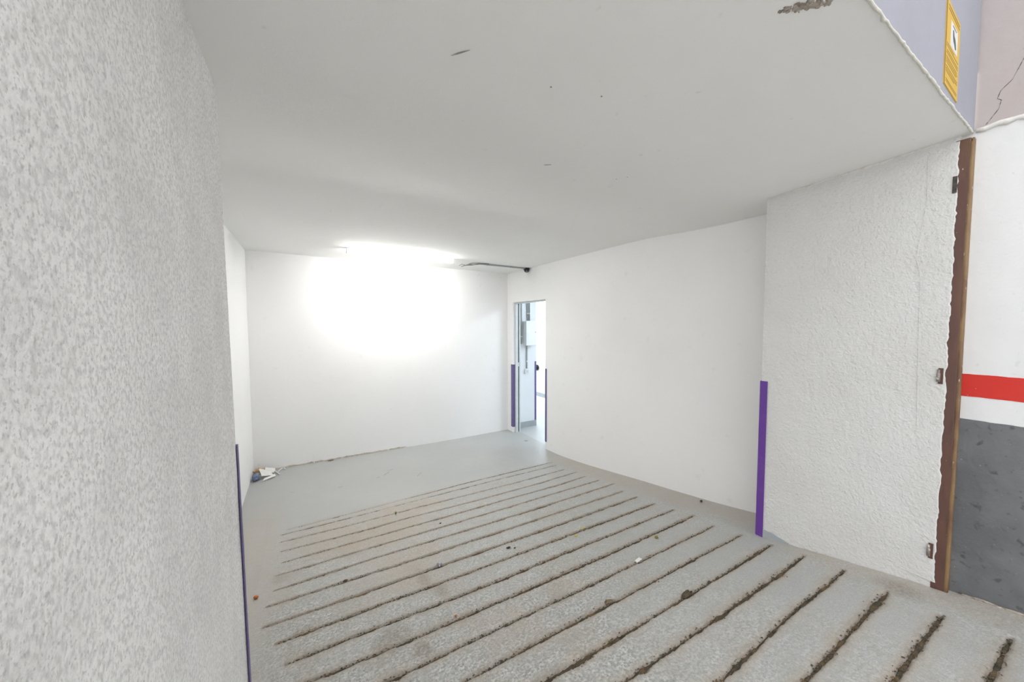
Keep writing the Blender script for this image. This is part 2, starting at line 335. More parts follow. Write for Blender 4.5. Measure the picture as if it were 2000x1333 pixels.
tan = np.maximum.reduce([tanG,
    1.0*spot(.45, 2.75, .60, .45, 41), .95*spot(.75, 3.10, .60, .22, 42), .8*spot(.10, 3.0, .45, .35, 43), .7*spot(.50, 2.2, .4, .5, 44),
    .60*sstep(-.10, -.34, X)*sstep(4.3, 3.2, Y), .50*spot(-.3, 2.5, .35, .5, 46),
    .75*sstep(2.42, 2.62, X+.16*(fbm(X*5, Y*5, 47)-.5))*sstep(3.8, 3.0, Y)*sstep(.9, 1.1, Y), .55*sstep(2.18, 2.36, X)*sstep(1.05, .8, Y),
    .5*spot(.75, 1.35, .25, .2, 48), .45*spot(1.15, 1.4, .2, .15, 49)])
wornB = rampmask*np.clip(.30+.8*sstep(2.9, 1.2, Y)*sstep(1.9, .5, X)+.5*(fbm(X*3, Y*3, 51)-.5)*2, .12, 1)
# bare band where the old paint of the landing stops
tan = np.maximum(tan, .7*sstep(.055, .0, np.abs(Y-3.32-.03*(fbm(X*4, Y*0, 52)-.5)))*sstep(-.2, 0, X)*sstep(1.7, 1.3, X)*fbm(X*11, Y*11, 53)*1.5)
verts = np.stack([X, Y, Z], -1).reshape(-1, 3); nx, ny = len(xs), len(ys)
ii = (np.arange(ny-1)[:, None]*nx+np.arange(nx-1)[None, :]).reshape(-1)
quads = np.stack([ii, ii+1, ii+1+nx, ii+nx], -1).astype(np.int32)
me = bpy.data.meshes.new('floor')
me.vertices.add(len(verts)); me.vertices.foreach_set('co', verts.astype(np.float32).ravel())
me.loops.add(quads.size); me.loops.foreach_set('vertex_index', quads.ravel())
me.polygons.add(len(quads)); me.polygons.foreach_set('loop_start', np.arange(0, quads.size, 4, dtype=np.int32))
me.update(calc_edges=True); me.polygons.foreach_set('use_smooth', np.ones(len(quads), bool))
ca = me.attributes.new('dirt', 'FLOAT_COLOR', 'POINT')
ca.data.foreach_set('color', np.stack([np.clip(dirtR, 0, 1), np.clip(tan, 0, 1), np.clip(wornB, 0, 1), np.clip(rampmask, 0, 1)], -1).astype(np.float32).ravel())
me.materials.append(M['floor'])
floor = bpy.data.objects.new('floor', me); C.objects.link(floor)
tag(floor, 'grey painted concrete ramp with dirty grooves running down to a smooth landing', kind='structure')

for gi, (pts, hw, dep, fill) in enumerate(GROOVES):      # the soil lying in each groove
    gx = np.arange(pts[0][0]+.01, pts[-1][0]-.01, .011); gy = groove_y(pts, gx); gw = groove_w(pts, gx, hw)
    keep = fbm(gx*3.1, gx*0+gi*7.7, 61) > (.62-.62*fill if fill < 1 else .16)
    gz = floor_z(gx, gy); V, Fc = [], []
    nz = fbm(gx*40, gx*0+gi, 63)-.5; nw = .75+.6*fbm(gx*55, gx*0+gi, 64)
    for k in range(len(gx)):
        h = .0015*(1 if keep[k] else 0)-.001+.004*nz[k]*min(1, fill)-(.0 if keep[k] else .004); ww = gw[k]*nw[k]
        for s, dz in ((-1.1, -1.2*dep), (-.5, -.95*dep+h), (.35, -.9*dep+h+.001*math.sin(k*1.7)), (1.1, -1.25*dep)):
            V.append((gx[k], gy[k]+s*ww, gz[k]+dz))
    for k in range(len(gx)-1):
        for j in range(3): Fc.append((4*k+j, 4*k+j+1, 4*k+j+5, 4*k+j+4))
    nc = int((170 if pts[0][1] < 1.9 else 80)*fill*(gx[-1]-gx[0]))
    for _ in range(nc):                                   # crumbs of soil and moss
        k = rng.integers(0, len(gx)); s = rng.uniform(.0012, .0042)*(1 if gy[k] < 2 else .8)
        cx, cy = gx[k]+rng.uniform(-.006, .006), gy[k]+rng.normal(0, .75)*max(gw[k], .004); cz = floor_z(cx, cy)+(s*.3 if abs(cy-gy[k]) > gw[k] else -.2*dep)
        b0 = len(V); a = rng.uniform(0, 1.5)
        for dx, dy, dz in ((1, 0, 0), (0, 1, 0), (-1, 0, 0), (0, -1, 0), (0, 0, .8), (0, 0, -.8)):
            V.append((cx+s*(dx*math.cos(a)-dy*math.sin(a))*1.3, cy+s*(dx*math.sin(a)+dy*math.cos(a)), cz+s*dz))
        for f in ((0, 1, 4), (1, 2, 4), (2, 3, 4), (3, 0, 4), (1, 0, 5), (2, 1, 5), (3, 2, 5), (0, 3, 5)): Fc.append(tuple(b0+q for q in f))
    obj('ramp_groove', (V, Fc), M['soil'], floor)

def on_floor(x_, y_, dz=.0004): return (x_, y_, float(floor_z(x_, y_))+dz)
for k, (a, b_, wd) in enumerate((((.70, 4.00), (.78, 4.07), .012), ((.76, 4.10), (.83, 4.12), .010), ((.62, 3.97), (.66, 3.98), .008), ((2.69, 4.17), (2.75, 4.17), .04), ((.24, 3.93), (.29, 3.94), .010), ((-.18, 4.05), (-.15, 4.05), .010), ((1.02, 3.80), (1.10, 3.88), .006))):
    obj('scuff', ribbon(densify([on_floor(*a), on_floor((a[0]+b_[0])/2, (a[1]+b_[1])/2+.006), on_floor(*b_)], .015), (0, 0, 1), wd, .0012, .6), mat('scuff_dirt', (.33, .32, .30), .8, [(60, 3, (.24, .23, .21), .4, .6, .8)]) if k == 0 else bpy.data.materials['scuff_dirt'], floor)
# ------------------------------------------------------------------ ceiling and walls
cxs = np.arange(-1.0, XR+.2, .1); cys = np.concatenate([np.arange(YO+.001, 2.6, .06), np.arange(2.6, YB+.25, .2)])
V, Fc = [], []
for top in (0, 1):
    for y_ in cys:
        for x_ in cxs: V.append((x_, y_, float(ceil_z(x_, y_))+(.25 if top else .002*(float(fbm(x_*3, y_*3, 71))-.5))))
n1, n2 = len(cxs), len(cys); off = n1*n2
for j in range(n2-1):
    for i in range(n1-1):
        a = j*n1+i; Fc += [(a, a+n1, a+n1+1, a+1), (off+a, off+a+1, off+a+n1+1, off+a+n1)]
for i in range(n1-1): Fc += [(i, i+1, off+i+1, off+i), ((n2-1)*n1+i, off+(n2-1)*n1+i, off+(n2-1)*n1+i+1, (n2-1)*n1+i+1)]
for j in range(n2-1): Fc += [(j*n1, off+j*n1, off+(j+1)*n1, (j+1)*n1), (j*n1+n1-1, (j+1)*n1+n1-1, off+(j+1)*n1+n1-1, off+j*n1+n1-1)]
ceiling = obj('ceiling', (V, Fc), M['ceil']); tag(ceiling, 'pale plastered garage ceiling', kind='structure')
ZT = 1.0
def struct(name, vf, m, label): return tag(obj(name, vf, m), label, kind='structure')
wall_back = struct('wall_back', B((XL-.2, YB, -1.8), (3.30, YB+.2, ZT)), M['wall'], 'smooth white back wall below the tube light')
wall_left = struct('wall_left', B((XL-.2, YJL-.1, -1.8), (XL, YB+.05, ZT)), M['wall'], 'narrow strip of smooth white left wall')
bm = bmesh.new(); TW = .115
box(bm, (XR, YJ-.1, -1.8), (XR+TW, D1, ZT)); box(bm, (XR, D1-.0001, ZHEAD), (XR+TW, D0+.0001, ZT)); box(bm, (XR, D0, -1.8), (XR+TW, YB+.02, ZT))
wall_right = struct('wall_right', bm, M['wall'], 'long smooth white right wall with a doorway at its far end')

obj('dirt_line', ribbon(densify([(x_, YB, float(floor_z(x_, YB))+.006+.003*math.sin(x_*23)) for x_ in np.arange(-.53, 1.2, .08)], .03), (0, -1, 0), .018, .004, .8), mat('wall_foot_dust', (.62, .55, .47), .9, [(30, 4, (.42, .38, .33), .45, .62, .8)]), wall_back)
# right pier: rough render with a slightly uneven front face
def uneven_pier(name, x0, x1, y0, y1, z0, z1, face, m, label, amp):
    nyy, nzz = int((y1-y0)/.02)+1, int((z1-z0)/.02)+1; V, Fc = [], []
    for j in range(nzz):
        for i in range(nyy):
            y_, z_ = y0+(y1-y0)*i/(nyy-1), z0+(z1-z0)*j/(nzz-1)
            e = 0 if i in (0, nyy-1) else 1
            V.append((face+amp*(float(fbm(y_*5, z_*5, 81))-.5)*e, y_+(.0022*(float(fbm(z_*40, 0, 82+i))-.5)*2 if not e else 0), z_))
    for j in range(nzz-1):
        for i in range(nyy-1):
            a = j*nyy+i; Fc.append((a, a+1, a+nyy+1, a+nyy))
    back = x1 if abs(face-x0) < abs(face-x1) else x0; nb = len(V)
    for z_ in (z0, z1):
        for y_ in (y0, y1): V.append((back, y_, z_))
    row0 = [i for i in range(nyy)]; row1 = [(nzz-1)*nyy+i for i in range(nyy)]
    c0 = [j*nyy for j in range(nzz)]; c1 = [j*nyy+nyy-1 for j in range(nzz)]
    Fc += [tuple(row0[::-1])+(nb, nb+1), tuple(row1)+(nb+3, nb+2), tuple(c0)+(nb+2, nb), tuple(c1[::-1])+(nb+1, nb+3), (nb, nb+2, nb+3, nb+1)]
    bm = bmesh.new(); vv = [bm.verts.new(p) for p in V]
    for f in Fc: bm.faces.new([vv[i] for i in f])
    return struct(name, bm, m, label)
pier_r = uneven_pier('wall_right_pier', XP, XR+TW, .318, YJ, -1.75, ZT, XP, M['rough'], 'rough rendered white pier beside the rusty post', .006)
pier_l = uneven_pier('wall_left_pier', XL-.4, XLP, YO, YJL, -1.75, ZT, XLP, M['pier'], 'pitted grey-white rendered pier close on the left', .006)
def lean(z): return .017*np.clip((.62-z)/1.62, 0, 1.1)
for v in pier_l.data.vertices:
    if v.co.x > XLP-.1: v.co.x += float(lean(v.co.z))
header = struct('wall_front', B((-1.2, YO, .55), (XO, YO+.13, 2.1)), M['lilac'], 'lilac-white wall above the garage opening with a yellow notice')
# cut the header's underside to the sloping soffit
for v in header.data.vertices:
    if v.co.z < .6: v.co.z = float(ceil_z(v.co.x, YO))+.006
outer = struct('wall_right_outer', B((XO, -8, -1.5), (XO+.3, .36, .80)), M['outer'], 'outer side wall with red stripe over a dark grey dado')
upper = struct('wall_right_upper', B((XO+.008, -8, .795), (XO+.3, .40, 2.1)), M['pinkish'], 'pinkish white upper wall with a jagged crack')

# painted bands on the outer wall
def band(name, z0, z1, m, x=XO, y0=-8, y1=.283, proud=.0015, wob=.004, floorbound=False):
    yy = np.concatenate([np.arange(y0, -.6, .4), np.arange(-.6, y1, .012), [y1]]); V, Fc = [], []
    for y_ in yy:
        e0 = -1.4 if floorbound else z0+wob*(float(fbm(y_*30, z0*9, 91))-.5); e1 = z1+wob*(float(fbm(y_*30, z1*9, 92))-.5)
        V += [(x, y_, e0), (x-proud, y_, e0), (x-proud, y_, e1), (x, y_, e1)]
    for i in range(len(yy)-1):
        a = 4*i; Fc += [(a+k, a+k+1, a+k+5, a+k+4) for k in range(3)]
    return obj(name, (V, Fc), m, outer)
band('painted_stripe', -.314, -.219, M['red'])['label'] = 'red painted stripe'
band('painted_dado', -1.4, -.413, M['grey_dado'], floorbound=True)['label'] = 'dark grey painted dado'
# crumbly lips of plaster
def lip(pts, r, m, parent, name='plaster_edge', n=8):
    P = densify(pts, .02); rs = [r*(.45+1.1*float(fbm(i*.9, r*1000, 95))) for i in range(len(P))]
    P = [p+Vector([(random.random()-.5)*r*.5 for _ in range(3)])*1.6 for p in P]
    return obj(name, T(P, rs, n), m, parent, smooth=True)
lip([(x_, YO, float(ceil_z(x_, YO))) for x_ in np.arange(-.6, XO+.01, .1)], .0036, M['lintel_lip'], header)
lip([(XO-.001, y_, .798+.006*math.sin(y_*9)) for y_ in np.arange(-2.015, .30, .1)], .011, M['lip'], outer)
lip([(XP+.006, y_, float(ceil_z(XP, y_))-.004) for y_ in np.arange(.36, 1.03, .08)], .008, M['lip'], pier_r)
lip([(XO-.004, y_, float(floor_z(XO, y_))+.002) for y_ in np.arange(-.5, .30, .05)], .006, M['scar'], outer)
# ragged plaster skin overlapping the post
zz = np.arange(-1.165, .77, .012); V, Fc = [], []
for k, z_ in enumerate(zz):
    e = .327-.010*float(fbm(z_*22, 3.3, 97))-.007*float(vnoise(z_*75, .5, 98))**2
    V += [(XP+.004, .47, z_), (XP-.0032, .37, z_), (XP-.0060, e+.004, z_), (XP-.004, e, z_)]
for k in range(len(zz)-1): Fc += [(4*k+j, 4*k+j+1, 4*k+j+5, 4*k+j+4) for j in range(3)]
obj('plaster_edge', (V, Fc), M['rough'], pier_r)
# hairline ridges in the render of the right pier
obj('crack', ribbon(densify([(XP-.004, .405, .72), (XP-.004, .402, .55), (XP-.004, .415, .40), (XP-.004, .425, .30), (XP-.004, .408, .20), (XP-.004, .405, -.1), (XP-.004, .395, -.5)], .03), (-1, 0, 0), .0022, .0006, .5), M['rough'], pier_r)
# bare grey foot of the right pier
V, Fc = [], []
yy = np.arange(YJ-.17, YJ+.001, .01)
for y_ in yy:
    zb = float(floor_z(XP, y_)); e = .048*min(1, (y_-(YJ-.18))/.12)*(.75+.5*float(fbm(y_*40, 1, 99)))
    V += [(XP-.0045, y_, zb-.03), (XP-.0045, y_, zb+e), (XP+.003, y_, zb+e)]
for k in range(len(yy)-1): Fc += [(3*k+j, 3*k+j+1, 3*k+j+4, 3*k+j+3) for j in range(2)]
obj('bare_patch', (V, Fc), M['base'], pier_r)
# crack in the upper wall
ck = [(.166, 1.13), (.182, 1.07), (.174, 1.053), (.204, .967), (.23, .938), (.237, .91), (.227, .90), (.232, .868), (.262, .817)]
obj('crack', ribbon(densify([(XO+.0075, a, b) for a, b in ck], .006), (-1, 0, 0), .0013, .0004, .9), M['crack'], upper)
# marks on the ceiling
def cpt(x_, y_, dz=-.001): return (x_, y_, float(ceil_z(x_, y_))+dz)
obj('scratch', ribbon(densify([cpt(.325, .835), cpt(.36, .80)], .01), (0, 0, -1), .003, .0006, .5), M['scar'], ceiling)
obj('scratch', ribbon(densify([cpt(.89, 1.225), cpt(.915, 1.205)], .01), (0, 0, -1), .004, .0008, .5), M['scar'], ceiling)
for sx, sy in ((.785, .787), (.62, .82), (1.30, 1.20), (1.33, 1.16)):
    obj('chip', blob(cpt(sx, sy, 0), .003, int(sx*50), .3, 1, (1.3, 1, .4)), M['scar'], ceiling)
for k, (sx, sy, r_) in enumerate(((.955, .398, .006), (.965, .388, .010), (.980, .374, .013), (.995, .360, .013), (1.012, .350, .012), (1.03, .338, .010))):
    obj('chip', blob(cpt(sx, sy, .001), r_, k+3, .5, 3, (1.25, .8, .22), 3), M['scar'], ceiling)

# ------------------------------------------------------------------ rusty gate post at the right of the opening
fzp = float(floor_z(XP, .3))
t = thing('gate_post', (XP+.02, .305, fzp-.01), 'rust-brown steel gate post fixed to the end of the white pier', 'post')
obj('channel', B((XP-.003, .290, fzp-.01), (XP+.05, .332, .772), .004), M['rust'], t, smooth=False)
bm = bmesh.new()
tube(bm, [(XP+.003, .287+.0015*math.sin(z_*4), z_) for z_ in np.arange(fzp-.005, .775, .05)], .0075, 10)
obj('edge_bead', bm, M['ochre'], t, smooth=True)
obj('flange', B((XP+.0, .2825, fzp-.01), (XO+.012, .289, .770), .0012), M['ochre'], t)
for z_ in (.589, -.233, -1.026):
    hb = obj('hinge', B((XP-.009, .3205 if z_ > 0 else .328, z_-.035), (XP+.004, .333 if z_ > 0 else .342, z_+.035), .001), M['dark' if z_ > 0 else 'rust'], t)
    hb['label'] = 'dark hinge slot' if z_ > 0 else 'rusted hinge plate'
    if z_ < 0:
        sub('pin', T([(XP-.010, .341, z_-.025), (XP-.010, .341, z_+.012), (XP-.010, .341, z_+.013), (XP-.010, .341, z_+.028)], [.006, .006, .0042, .0042], 10), M['steel'], hb, True)

# ------------------------------------------------------------------ purple corner guards
def guard(corner, dirs, z0, z1, leg, m, label, th=.002):
    """L-shaped angle strip: legs run from the corner along dirs[0] and dirs[1]"""
    cx, cy = corner; (ax, ay), (bx, by) = dirs
    prof = [(cx+ax*leg, cy+ay*leg), (cx, cy), (cx+bx*leg, cy+by*leg)]
    ox, oy = -(ax+bx)*th, -(ay+by)*th
    outer_ = [(cx+ax*leg-bx*th, cy+ay*leg-by*th), (cx+ox, cy+oy), (cx+bx*leg-ax*th, cy+by*leg-ay*th)]
    ring = prof+outer_[::-1]; V, Fc = [], []
    zl = np.linspace(z0, z1, 24)
    for k, z_ in enumerate(zl):
        for i, (x_, y_) in enumerate(ring):
            j = 0 if i < 3 else (float(fbm(z_*14, i*3.1, 101))-.5)*.0012
            V.append((x_-ox*0+(j if i == 4 else 0), y_+(j if i == 4 else 0), z_))
    n_ = 6
    for k in range(len(zl)-1):
        for i in range(n_): Fc.append((k*n_+i, k*n_+(i+1) % n_, (k+1)*n_+(i+1) % n_, (k+1)*n_+i))
    Fc += [(2, 1, 4, 3), (1, 0, 5, 4)]; b_ = (len(zl)-1)*n_; Fc += [(b_+1, b_+2, b_+3, b_+4), (b_, b_+1, b_+4, b_+5)]
    bm = bmesh.new(); vv = [bm.verts.new(p) for p in V]
    for f in Fc: bm.faces.new([vv[i] for i in f])
    o = obj('corner_guard', bm, m, None, (cx, cy, z0)); return tag(o, label, 'corner guard', 'purple plastic corner guards')
zj = float(floor_z(XP, YJ))
guard((XP-.003, YJ+.003), ((0, -1), (1, 0)), zj+.006, -.352, .038, M['purple'], 'bright purple corner guard on the edge of the rough white pier')
gl = guard((XLP+.003, YJL+.003), ((0, -1), (-1, 0)), float(floor_z(XLP, YJL))+.006, -.338, .014, M['purple_dull'], 'thin purple corner guard on the far edge of the pitted left pier')
for v in gl.data.vertices: v.co.x += float(lean(v.co.z+gl.location.z))
guard((XR-.001, D0-.001), ((0, 1), (1, 0)), -1.62, -.630, .055, M['purple_dull'], 'dull purple corner guard between the back wall corner and the doorway')
guard((XR-.001, D1+.001), ((0, -1), (1, 0)), -1.60, -.600, .036, M['purple_dull'], 'slim purple corner guard on the near jamb of the doorway')
guard((3.301, 4.756), ((-1, 0), (0, 1)), -1.62, -.620, .034, M['purple_dull'], 'purple corner guard on the corridor corner seen through the doorway')

# ------------------------------------------------------------------ doorway frame
d = bpy.data.objects.new('door_1', None); C.objects.link(d); d.location = (2.84, (D0+D1)/2, ZL); d.empty_display_size = .1
tag(d, 'pale grey metal door frame set in the doorway at the back right', kind='structure')
j = obj('jamb', B((2.802, D0-.030, ZL), (2.845, D0, ZHEAD), .002), M['frame'], d)
obj('jamb', B((2.862, D0-.036, ZL), (2.882, D0, ZHEAD), .002), M['frame'], d)
obj('gasket', B((2.845, D0-.026, ZL+.01), (2.862, D0-.004, ZHEAD-.005)), M['gasket'], d)
sub('strike_plate', B((2.846, D0-.029, -.66), (2.861, D0-.026, -.60), .0005), M['whiteplastic'], j)
obj('jamb', B((2.802, D1, ZL), (2.882, D1+.012, ZHEAD), .002), M['frame'], d)
obj('head', B((2.802, D1, ZHEAD-.018), (2.882, D0-.03, ZHEAD), .002), M['frame'], d)

# ------------------------------------------------------------------ corridor beyond the doorway
YC, XC, XF = 4.757, 3.30, 4.70
CE = .80
fl2 = struct('floor_corridor', B((XR+.06, 1.6, ZL-.15), (XF+.1, 9.2, ZL+.0005)), mat('corridor_floor_paint', (.52, .54, .53), .35, [(2, 4, (.48, .50, .49), .4, .7, .7)]), 'pale grey corridor floor beyond the doorway')
struct('ceiling_corridor', B((XR+TW, 1.6, CE), (XF+.1, 9.2, CE+.1)), M['cwall'], 'white corridor ceiling beyond the doorway')
struct('wall_corridor_left', B((XR+TW, YC, ZL), (XC, 9.2, CE)), M['cwall'], 'white corridor wall carrying the fuse box')
struct('wall_corridor_far', B((XF, 1.6, ZL), (XF+.1, 9.2, CE)), M['cwall'], 'bright white far wall of the corridor')
struct('wall_corridor_end', B((XC, 9.1, ZL), (XF, 9.2, CE)), M['cwall'], 'white end wall of the corridor')
struct('wall_corridor_near', B((XR+TW, 1.6, ZL), (XF, 1.7, CE)), M['cwall'], 'white near wall of the corridor')
struct('baseboard_corridor_left', B((XR+TW, YC-.006, ZL), (XC+.003, YC, -1.612), .001), M['base'], 'grey painted skirting below the fuse box')
struct('baseboard_corridor_far', B((XF-.006, 1.7, ZL), (XF, 9.1, -1.612), .001), M['base'], 'grey painted skirting along the far corridor wall')

t = thing('fuse_box', (3.13, YC, -.343), 'white metal fuse box on the corridor wall seen through the doorway', 'fuse box')
b_ = obj('body', B((3.035, YC-.10, -.338), (3.226, YC, .050), .004), M['whiteplastic'], t)
obj('cover', B((3.033, YC-.112, -.343), (3.228, YC-.100, .054), .003), M['whiteplastic'], t)
obj('latch', T([(3.21, YC-.118, -.13), (3.21, YC-.112, -.13)], .008, 12), M['pipe'], t)
def conduit(x_, z0, z1, label, r=.011):
    q = thing('conduit', (x_, YC, z0), label, 'conduit', 'grey conduits around the fuse box')
    obj('pipe', T([(x_, YC-.016, z0), (x_, YC-.016, z1)], r, 12), M['pipe'], q, smooth=True)
    for z_ in np.linspace(z0+.12, z1-.12, max(1, int((z1-z0)/.5))):
        obj('clip', B((x_-r-.003, YC-.030, z_-.008), (x_+r+.003, YC, z_+.008), .002), M['whiteplastic'], q)
conduit(3.000, -.32, CE, 'leftmost grey conduit running beside the fuse box')
conduit(3.117, .054, CE, 'left of the pair of grey conduits entering the top of the fuse box')
conduit(3.155, .054, CE, 'right of the pair of grey conduits entering the top of the fuse box')
conduit(3.105, -.728, -.343, 'grey conduit dropping from the fuse box to the switch')
t = thing('light_switch', (3.105, YC, -.82), 'white surface light switch below the fuse box', 'light switch')
obj('back_box', B((3.066, YC-.035, -.816), (3.144, YC, -.728), .004), M['whiteplastic'], t)
obj('rocker', B((3.085, YC-.042, -.795), (3.125, YC-.035, -.748), .003), M['frame'], t)
kx, ky, kz = XF-.03, 6.72, -1.03
t = thing('wall_stop', (XF, ky, kz), 'black round knob on the bright far corridor wall', 'wall stop')
obj('disc', T([(XF, ky, kz), (XF-.02, ky, kz)], .07, 20), M['black'], t, smooth=False)
obj('knob', T([(XF-.02, ky, kz), (XF-.05, ky, kz), (XF-.065, ky, kz)], [.04, .045, .03], 16), M['black'], t, smooth=True)

def batten(x0, x1, y0, y1, zt, diff, label):
    """ceiling batten lamp along its longer side"""
    q = thing('ceiling_light', ((x0+x1)/2, (y0+y1)/2, zt), label, 'ceiling light', 'tube lights on the ceilings')
    alongx = (x1-x0) > (y1-y0)
    obj('housing', B((x0, y0, zt-.022), (x1, y1, zt+.004), .003), M['whiteplastic'], q)
    e = .012
    if alongx:
        obj('diffuser', B((x0+e, y0+.003, zt-.05), (x1-e, y1-.003, zt-.022), .008), diff, q)
        for a in (x0, x1-e): obj('end_cap', B((a, y0-.001, zt-.052), (a+e, y1+.001, zt-.020), .003), M['whiteplastic'], q)
    else:
        obj('diffuser', B((x0+.003, y0+e, zt-.05), (x1-.003, y1-e, zt-.022), .008), diff, q)
        for a in (y0, y1-e): obj('end_cap', B((x0-.001, a, zt-.052), (x1+.001, a+e, zt-.020), .003), M['whiteplastic'], q)
batten(.387, 1.590, 4.055, 4.115, float(ceil_z(1, 4.08)), M['diffuser'], 'glowing white tube light on the ceiling in front of the back wall')
batten(4.02, 4.10, 6.2, 7.5, CE, M['cdiff2'], 'cool white tube light on the far corridor ceiling')
batten(4.02, 4.10, 2.3, 3.6, CE, M['cdiff'], 'cool white tube light on the corridor ceiling out of sight')

# ------------------------------------------------------------------ conduit, wires and dome camera on the ceiling
zc = float(ceil_z(2.4, 4.16))
t = thing('ceiling_conduit', (2.35, 4.157, zc), 'grey conduit on the ceiling between loose wires and the black camera', 'conduit')
obj('pipe', T([(2.00, 4.150, zc-.011), (2.35, 4.155, zc-.011), (2.70, 4.160, zc-.011)], .0105, 12), M['pipe'], t, smooth=True)
for x_ in (2.10, 2.45, 2.66): obj('clip', B((x_-.008, 4.157-.014, zc-.022), (x_+.008, 4.157+.014, zc+.002), .002), M['pipe'], t)
t = thing('loose_wires', (1.92, 4.2, zc), 'loose grey wires dangling from the ceiling beside the tube light', 'wires')
for k, p in enumerate(([(1.775, 4.36, -.020), (1.80, 4.32, -.006), (1.84, 4.30, -.018), (1.90, 4.23, -.022), (1.96, 4.17, -.012), (2.01, 4.15, -.011)],
                       [(1.80, 4.34, -.034), (1.83, 4.30, -.022), (1.87, 4.26, -.010), (1.93, 4.19, -.020), (2.00, 4.152, -.012)],
                       [(1.84, 4.30, -.022), (1.88, 4.20, -.006), (1.95, 4.12, -.008), (2.06, 4.11, -.006), (2.10, 4.115, -.006)])):
    obj('wire', T([(a, b, zc+c) for a, b, c in p], .0045, 8), M['wire'], t, smooth=True)
t = thing('security_camera', (2.735, 4.175, zc), 'small black dome security camera in the ceiling corner above the doorway', 'camera')
obj('base', T([(2.728, 4.175, zc), (2.728, 4.175, zc-.030)], .042, 24), M['black'], t)
obj('dome', dome(bmesh.new(), (2.728, 4.175, zc-.030), .036, 1.0), M['black'], t, smooth=True)
obj('lens', T([(2.712, 4.144, zc-.052), (2.707, 4.136, zc-.055)], .011, 16), M['lens'], t)

# ------------------------------------------------------------------ yellow notice
SX0, SX1, SZ0, SZ1 = 1.838, 2.046, .800, 1.066
t = thing('notice', ((SX0+SX1)/2, YO, SZ0), 'yellow printed notice on the lilac wall above the opening', 'notice')
def sq(u, v):   # u across, v down; the sheet leans slightly
    return (SX0+(SX1-SX0)*u+.012*(v-.5), SZ1-(SZ1-SZ0)*v)
def patch(name, u0, v0, u1, v1, dep, m, th=.0004):
    a, b, c_, e = sq(u0, v0), sq(u1, v0), sq(u1, v1), sq(u0, v1)
    bm = bmesh.new(); y0, y1 = YO-dep, YO-dep-th
    f = [bm.verts.new((p[0], y0, p[1])) for p in (a, b, c_, e)]; g = [bm.verts.new((p[0], y1, p[1])) for p in (a, b, c_, e)]
    bm.faces.new(f); bm.faces.new(g)
    for k in range(4): bm.faces.new((f[k], f[(k+1) % 4], g[(k+1) % 4], g[k]))
    return obj(name, bm, m, t)
patch('sheet', 0, 0, 1, 1, 0, M['yellow'], .003)
patch('border', -.006, 0, .012, 1, .0029, M['notice_edge'])
for v in (.045, .085): patch('text_line', .10, v, .93, v+.014, .0030, M['ink'])
pc = patch('picture', .30, .17, .82, .47, .0030, M['picwhite'])
patch('text_line', .42, .195, .70, .207, .0034, M['picdark'])
L0 = t.matrix_basis.translation
def pic_shape(poly):
    bm = bmesh.new(); f = [bm.verts.new((sq(u, v)[0], YO-.0034, sq(u, v)[1])) for u, v in poly]; g = [bm.verts.new((sq(u, v)[0], YO-.0039, sq(u, v)[1])) for u, v in poly]
    bm.faces.new(g); n_ = len(poly)
    for k in range(n_): bm.faces.new((f[k], f[(k+1) % n_], g[(k+1) % n_], g[k]))
    o = obj('drawing', bm, M['picdark'], t); return o
pic_shape([(.44, .25), (.50, .24), (.54, .29), (.62, .31), (.68, .36), (.70, .42), (.64, .43), (.57, .39), (.50, .37), (.46, .33)])
for v, u0, u1 in ((.50, .06, .60), (.53, .06, .92), (.58, .10, .92), (.61, .06, .92), (.66, .06, .88), (.69, .06, .92), (.72, .06, .80), (.77, .06, .92), (.80, .06, .92), (.83, .06, .70), (.92, .08, .92), (.945, .08, .90)):
    patch('text_line', u0, v, u1, v+.008, .0030, M['ink'])

# ------------------------------------------------------------------ litter in the far left corner
def zf(x_, y_): return float(floor_z(x_, y_))
def sheet(name, pts, m, label, cat, zs, fold=.012, seed=0):
    """a creased sheet of paper: quad corners in x,y with corner heights"""
    V, Fc = [], []; N = 7
    for lay in (0, 1):
        for j_ in range(N):
            for i_ in range(N):
                u, v = i_/(N-1), j_/(N-1)
                x_ = (1-v)*((1-u)*pts[0][0]+u*pts[1][0])+v*((1-u)*pts[3][0]+u*pts[2][0]); y_ = (1-v)*((1-u)*pts[0][1]+u*pts[1][1])+v*((1-u)*pts[3][1]+u*pts[2][1])
                h = (1-v)*((1-u)*zs[0]+u*zs[1])+v*((1-u)*zs[3]+u*zs[2])+fold*abs(mnoise.noise(Vector((u*2.5+seed, v*2.5, seed))))
                V.append((x_, y_, zf(x_, y_)+.003+h+(.0012 if lay else 0)))
    n_ = N*N
    for j_ in range(N-1):
        for i_ in range(N-1):
            a = j_*N+i_; Fc += [(a, a+N, a+N+1, a+1), (n_+a, n_+a+1, n_+a+N+1, n_+a+N)]
    for i_ in range(N-1):
        Fc += [(i_, i_+1, n_+i_+1, n_+i_), ((N-1)*N+i_+1, (N-1)*N+i_, n_+(N-1)*N+i_, n_+(N-1)*N+i_+1)]
        Fc += [(i_*N+N, i_*N, n_+i_*N, n_+i_*N+N), (i_*N+N-1, i_*N+2*N-1, n_+i_*N+2*N-1, n_+i_*N+N-1)]
    o = obj(name, (V, Fc), m, None, (pts[0][0], pts[0][1], zf(*pts[0]))); return tag(o, label, cat)
def lump(name, c, r, m, label, cat, seed, jag=.35, sc=(1, 1, .75), subd=3, freq=2.2, sink=.85):
    z = zf(c[0], c[1])+r*sc[2]*sink
    return tag(obj(name, blob((c[0], c[1], z), r, seed, jag, subd, sc, freq), m, None, (c[0], c[1], zf(c[0], c[1])), smooth=True), label, cat)
